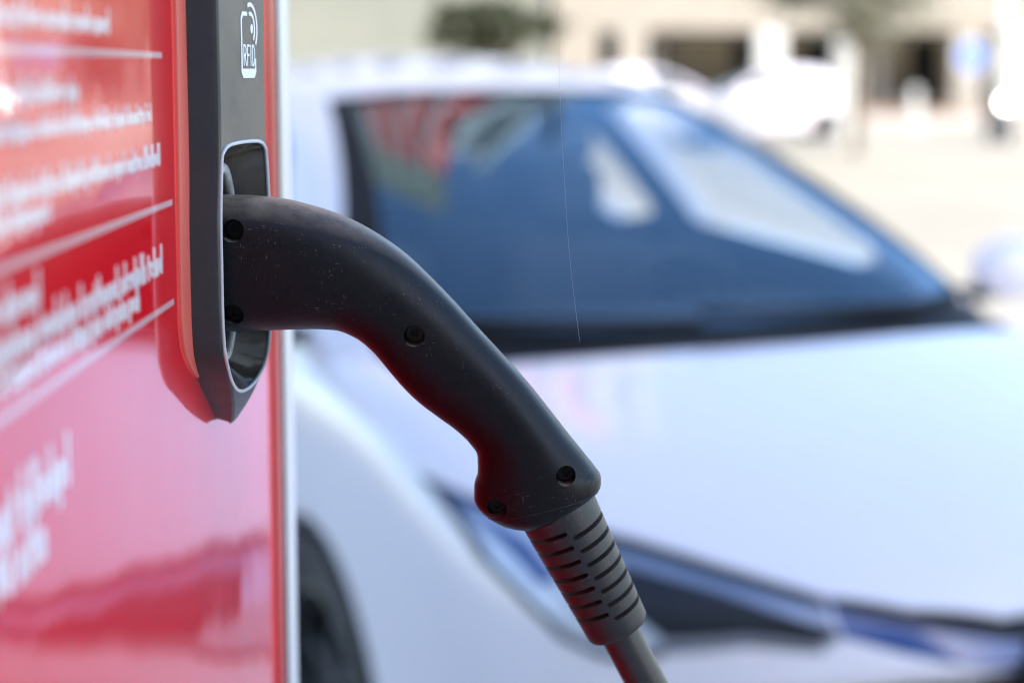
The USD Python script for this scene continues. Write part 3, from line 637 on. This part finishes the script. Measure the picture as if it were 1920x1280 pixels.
    obj('intake_mesh', box(-.30, -.26, -.52, .52, .25, .42), M['carblack'], t)
    em = extrude(Polygon([(0, .10), (.13, .055), (.155, -.02), (.10, -.11), (-.10, -.11), (-.155, -.02), (-.13, .055)]).buffer(-.02).buffer(.02), .03, frame((-.022, 0, .60), (0, 1, 0), (0, 0, 1), (1, 0, 0)))
    obj('badge_plate', em, M['carblack'], t)
    # underside closing, wheel wells
    obj('underbody', cat(box(-3.9, -.3, -.52, .52, .20, .33), box(-3.05, -1.36, -.80, .80, .20, .30)), M['carblack'], t)
    for bx in (-1.33, -3.50):
        for s in (-1, 1):
            tyre = revolve([(.20, -.09), (.285, -.10), (.305, -.08), (.312, -.05), (.312, .05), (.305, .08), (.285, .10), (.20, .09), (.20, -.09)], (0, 1, 0), (bx, s * .755, .312), 48)
            w = obj('wheel', tyre, M['tyre'], t, smooth=35)
            rim = revolve([(.205, -.08), (.205, .085), (.19, .09), (.185, .06), (.17, .05), (.17, -.08), (.205, -.08)], (0, s, 0), (bx, s * .755, .312), 40)
            sp = [rbox(-.018, .018, -.012, .012, 0.02, .185, .008) for _ in range(5)]
            for k, q in enumerate(sp):
                q.apply_transform(trimesh.transformations.rotation_matrix(2 * math.pi * k / 5, (0, 1, 0))); q.apply_translation((bx, s * (.745 + .055), .312))
            hub = bar((bx, s * .75, .312), (bx, s * .815, .312), .045, 20)
            obj('rim', cat(rim, sp, hub), M['rimalloy'], w, smooth=35)
    # mirrors
    for s in (1, -1):
        mm = trimesh.creation.icosphere(3); mm.vertices *= (.075, .115, .078); mm.vertices[:, 0] = np.where(mm.vertices[:, 0] < -.03, -.03, mm.vertices[:, 0])
        mm.apply_translation((-1.47, s * 1.03, 1.065))
        h_ = obj('door_mirror', mm, M['carwhite'], t, smooth=40)
        obj('mirror_foot', cat(rbox(-1.51, -1.45, min(s * .78, s * .98), max(s * .78, s * .98), .99, 1.025, .012), box(-1.503, -1.5005, s * 1.03 - .075, s * 1.03 + .075, 1.03, 1.10)), M['carblack'], h_)
    # wipers
    for y0, y1 in ((.50, -.10), (-.10, -.62)):
        pts = []
        for k in np.linspace(0, 1, 9):
            y = y0 + (y1 - y0) * k; b_ = 1.05 + .11 * (abs(y) / .66) ** 2; pts.append((-b_ - .02, y, 1.040 + .02 * k))
        obj('wiper', tube(pts, .009, 8), M['carblack'], t, smooth=True)
    # cabin
    liner = green(.0356, .0356, .97) - green(.042, .042, .95)
    for w in [wind, rearw] + sw: liner = liner - w
    obj('headliner', tri(liner), M['cabin'], t, smooth=30)
    obj('dashboard', rbox(-1.85, -1.32, -.66, .66, .62, .98, .05), M['cabin'], t, smooth=40)
    obj('cabin_floor', cat(box(-3.68, -1.3, -.69, .69, .345, .37), box(-3.68, -1.3, -.70, -.675, .37, .93), box(-3.68, -1.3, .675, .70, .37, .93)), M['cabin'], t)
    an_ = np.linspace(0, 2 * np.pi, 41)
    wh = tube(np.c_[-1.98 + .06 * np.sin(an_), .36 + .185 * np.cos(an_), .93 + .175 * np.sin(an_)], .016, 10)
    obj('steering_wheel', cat(wh, bar((-1.82, .36, .86), (-1.98, .36, .93), .03, 12), bar((-1.98, .20, .93), (-1.98, .52, .93), .018, 10)), M['cabin'], t, smooth=40)
    for b_, ys in ((2.35, (.33, -.36)), (3.18, (.40, -.40))):
        for y in ys:
            se = obj('seat', cat(rbox(-b_ - .05, -b_ + .45, y - .25, y + .25, .42, .60, .06), rbox(-b_ - .22, -b_ - .02, y - .24, y + .24, .50, 1.10, .07)), M['seat'], t, smooth=40)
            obj('headrest', rbox(-b_ - .25, -b_ - .12, y - .11, y + .11, 1.13, 1.30, .05), M['seat'], se, smooth=40)
    obj('rear_view_mirror', cat(rbox(-1.98, -1.94, -.12, .12, 1.33, 1.40, .018), bar((-1.95, 0, 1.37), (-1.93, 0, 1.46), .012, 8)), M['cabin'], t, smooth=40)
    obj('number_plate', rbox(-.012, .004, -.26, .26, .44, .55, .004), M['carwhite'], t)
    return t
car = make_car()


# ------------------------------------------------------------------ far cars, street furniture and trees
gy = lambda v: (ZC) * F / (v - HORIZON)                 # distance of a ground point seen in row v
def at(u, y): return ((u - W / 2) / F * y, y)
x, y = at(1425, 41); copy_of(car, 'distant_hatchback', 'white car parked in full sun across the street, left of the bollard', 'car', (x, y, 0), math.radians(12))
x, y = at(1245, 45); copy_of(car, 'distant_hatchback', 'white car half hidden behind the near car roof', 'car', (x, y, 0), math.radians(185))
b = thing('bollard', 'white round-topped bollard standing alone on the sunlit ground', 'bollard', (*at(1710, 50), 0))
obj('shaft', revolve([(0, 0), (.17, 0), (.17, .06), (.13, .08), (.13, .95), (.12, 1.02), (.08, 1.08), (0, 1.10)], seg=28), M['whitewall'], b, smooth=40)
obj('base_ring', revolve([(0, 0), (.24, 0), (.24, .03), (.17, .035)], seg=28), M['metal'], b)
# motorcycle seen from the front
mx, my = at(1868, 42)
mc = thing('motorcycle', 'dark motorcycle parked front-on with a glowing disc for the glint on its round headlamp', 'motorcycle', (mx, my, 0))
def torus(R, r, c, axis): 
    m = trimesh.creation.torus(R, r, major_sections=36, minor_sections=12); m.apply_transform(trimesh.geometry.align_vectors([0, 0, 1], axis)); m.apply_translation(c); return m
for yy in (-.70, .70):
    w = obj('wheel', torus(.26, .07, (0, yy, .33), (1, 0, 0)), M['tyre'], mc, smooth=True)
    obj('rim', cat(torus(.2, .02, (0, yy, .33), (1, 0, 0)), [bar((0, yy, .33), (0, yy + .2 * math.cos(k), .33 + .2 * math.sin(k)), .01, 6) for k in np.arange(0, 6.28, 1.047)]), M['metal'], w)
obj('fork', cat(bar((-.09, -.70, .33), (-.08, -.45, .95), .025), bar((.09, -.70, .33), (.08, -.45, .95), .025)), M['metal'], mc)
obj('tank', rbox(-.17, .17, -.35, .20, .65, .95, .1), M['carblack'], mc, smooth=40)
obj('engine', rbox(-.22, .22, -.30, .30, .25, .62, .06), M['carblack'], mc, smooth=40)
obj('seat', rbox(-.15, .15, .20, .85, .72, .85, .05), M['carblack'], mc, smooth=40)
obj('handlebar', tube([(-.38, -.30, 1.02), (-.2, -.42, 1.04), (0, -.45, 1.0), (.2, -.42, 1.04), (.38, -.30, 1.02)], .018, 10, n=20), M['carblack'], mc, smooth=True)
hl = obj('headlamp', revolve([(0, -.10), (.07, -.09), (.115, 0), (.115, .03), (.105, .03), (0, .0)], (0, -1, 0), (0, -.56, .86), 28), M['chromeplain'], mc, smooth=40)
M['glint_glow'] = usdkit.material(stage, '/World/Looks/painted_glint', {'e': ('emission', {'color': (1.0, 0.97, 0.9), 'strength': 9.0})}, [], surface='e.emission')  # specular glint on the headlamp, put in as a glowing surface
obj('lens', revolve([(0, .035), (.05, .03), (.10, .012), (.10, .008), (0, .008)], (0, -1, 0), (0, -.575, .86), 28), M['glint_glow'], hl, smooth=True)
obj('mirror', cat(bar((-.3, -.36, 1.03), (-.36, -.38, 1.22), .01, 8), bar((.3, -.36, 1.03), (.36, -.38, 1.22), .01, 8), rbox(-.43, -.29, -.40, -.37, 1.20, 1.29, .015), rbox(.29, .43, -.40, -.37, 1.20, 1.29, .015)), M['carblack'], mc)
# round sign on a post
sx, sy = at(1812, 47)
sg = thing('sign_post', 'round pale blue traffic sign on a slim post left of the motorcycle', 'sign', (sx, sy, 0))
obj('post', bar((0, 0, 0), (0, 0, 2.3), .045, 14), M['metal'], sg, smooth=40)
obj('sign_disc', revolve([(0, 0), (.40, 0), (.40, .02), (0, .02)], (0, -1, 0), (0, -.05, 1.85), 36), M['whitewall'], sg)
obj('sign_face', revolve([(0, 0), (.30, 0), (.30, .004), (0, .004)], (0, -1, 0), (0, -.071, 1.85), 36), M['bluesign'], sg)


def leaves(cx, cy, cz_, rx, ry, rz, n, size, seed, clumps=22):
    r = np.random.default_rng(seed)
    cc = r.normal(size=(clumps, 3)); cc /= np.linalg.norm(cc, axis=1)[:, None]; cc *= r.uniform(.35, .95, (clumps, 1))
    which = r.integers(0, clumps, n); p = cc[which] + r.normal(size=(n, 3)) * .17
    p = p * [rx, ry, rz] + [cx, cy, cz_]
    d1 = r.normal(size=(n, 3)); d1 /= np.linalg.norm(d1, axis=1)[:, None]; d2 = np.cross(d1, r.normal(size=(n, 3))); d2 /= np.linalg.norm(d2, axis=1)[:, None]
    sz = size * r.uniform(.6, 1.3, (n, 1)); a_, b_ = d1 * sz, d2 * sz * .55
    v = np.stack([p - a_, p + b_, p + a_, p - b_], 1).reshape(-1, 3); q = np.arange(n)[:, None] * 4
    return trimesh.Trimesh(v, np.vstack([q + [0, 1, 2], q + [0, 2, 3]]), process=False)
def tree(label, x, y, h, z0, r, n, size, m, seed, group=None, name='street_tree', kind='tree'):
    t = thing(name, label, kind, (x, y, 0), group=group)
    rg = random.Random(seed); limbs = [bar((0, 0, 0), (.05, 0, z0 + .3 * (h - z0)), .11, 12, .07)]
    for k in range(7):
        an = k * 0.9 + rg.random(); limbs.append(bar((.04, 0, z0 * .8 + .2 * rg.random()), (r * .7 * math.cos(an), r * .7 * math.sin(an), z0 + (h - z0) * rg.uniform(.4, .8)), .045, 8, .015))
    obj('trunk', cat(limbs), M['bark'], t, smooth=40)
    obj('crown', leaves(0, 0, (z0 + h) / 2, r, r, (h - z0) / 2, n, size, seed), m, t)
x, y = at(925, 20); tree('small olive-brown clipped tree in front of the finned building', x, y, 2.30, 1.66, .62, 2200, .06, M['leaf'], 3)
x, y = at(1600, 36); tree('pale silvery tree with a loose crown in front of the arcade columns', x, y, 5.2, 2.15, 1.9, 7000, .07, M['leafpale'], 5)
x, y = at(536, 14); tree('low green shrub just beside the red post, at the far left of the white car', x, y, 1.02, .25, .30, 1500, .05, M['leaf'], 8, name='shrub', kind='shrub')

for (u, yy), lb in (((1580, 40), 'white lamp post rising between the white parked car and the bollard'), ((1872, 50), 'white lamp post just behind the motorcycle')):
    x, y = at(u, yy); lp = thing('lamp_post', lb, 'lamp post', (x, y, 0))
    obj('pole', revolve([(0, 0), (.20, 0), (.20, .5), (.13, .6), (.10, 5.6), (0, 5.6)], seg=24), M['whitewall'], lp, smooth=40)
    obj('lamp_head', rbox(-.16, .16, -.85, .12, 5.6, 5.74, .05), M['metal'], lp, smooth=40)
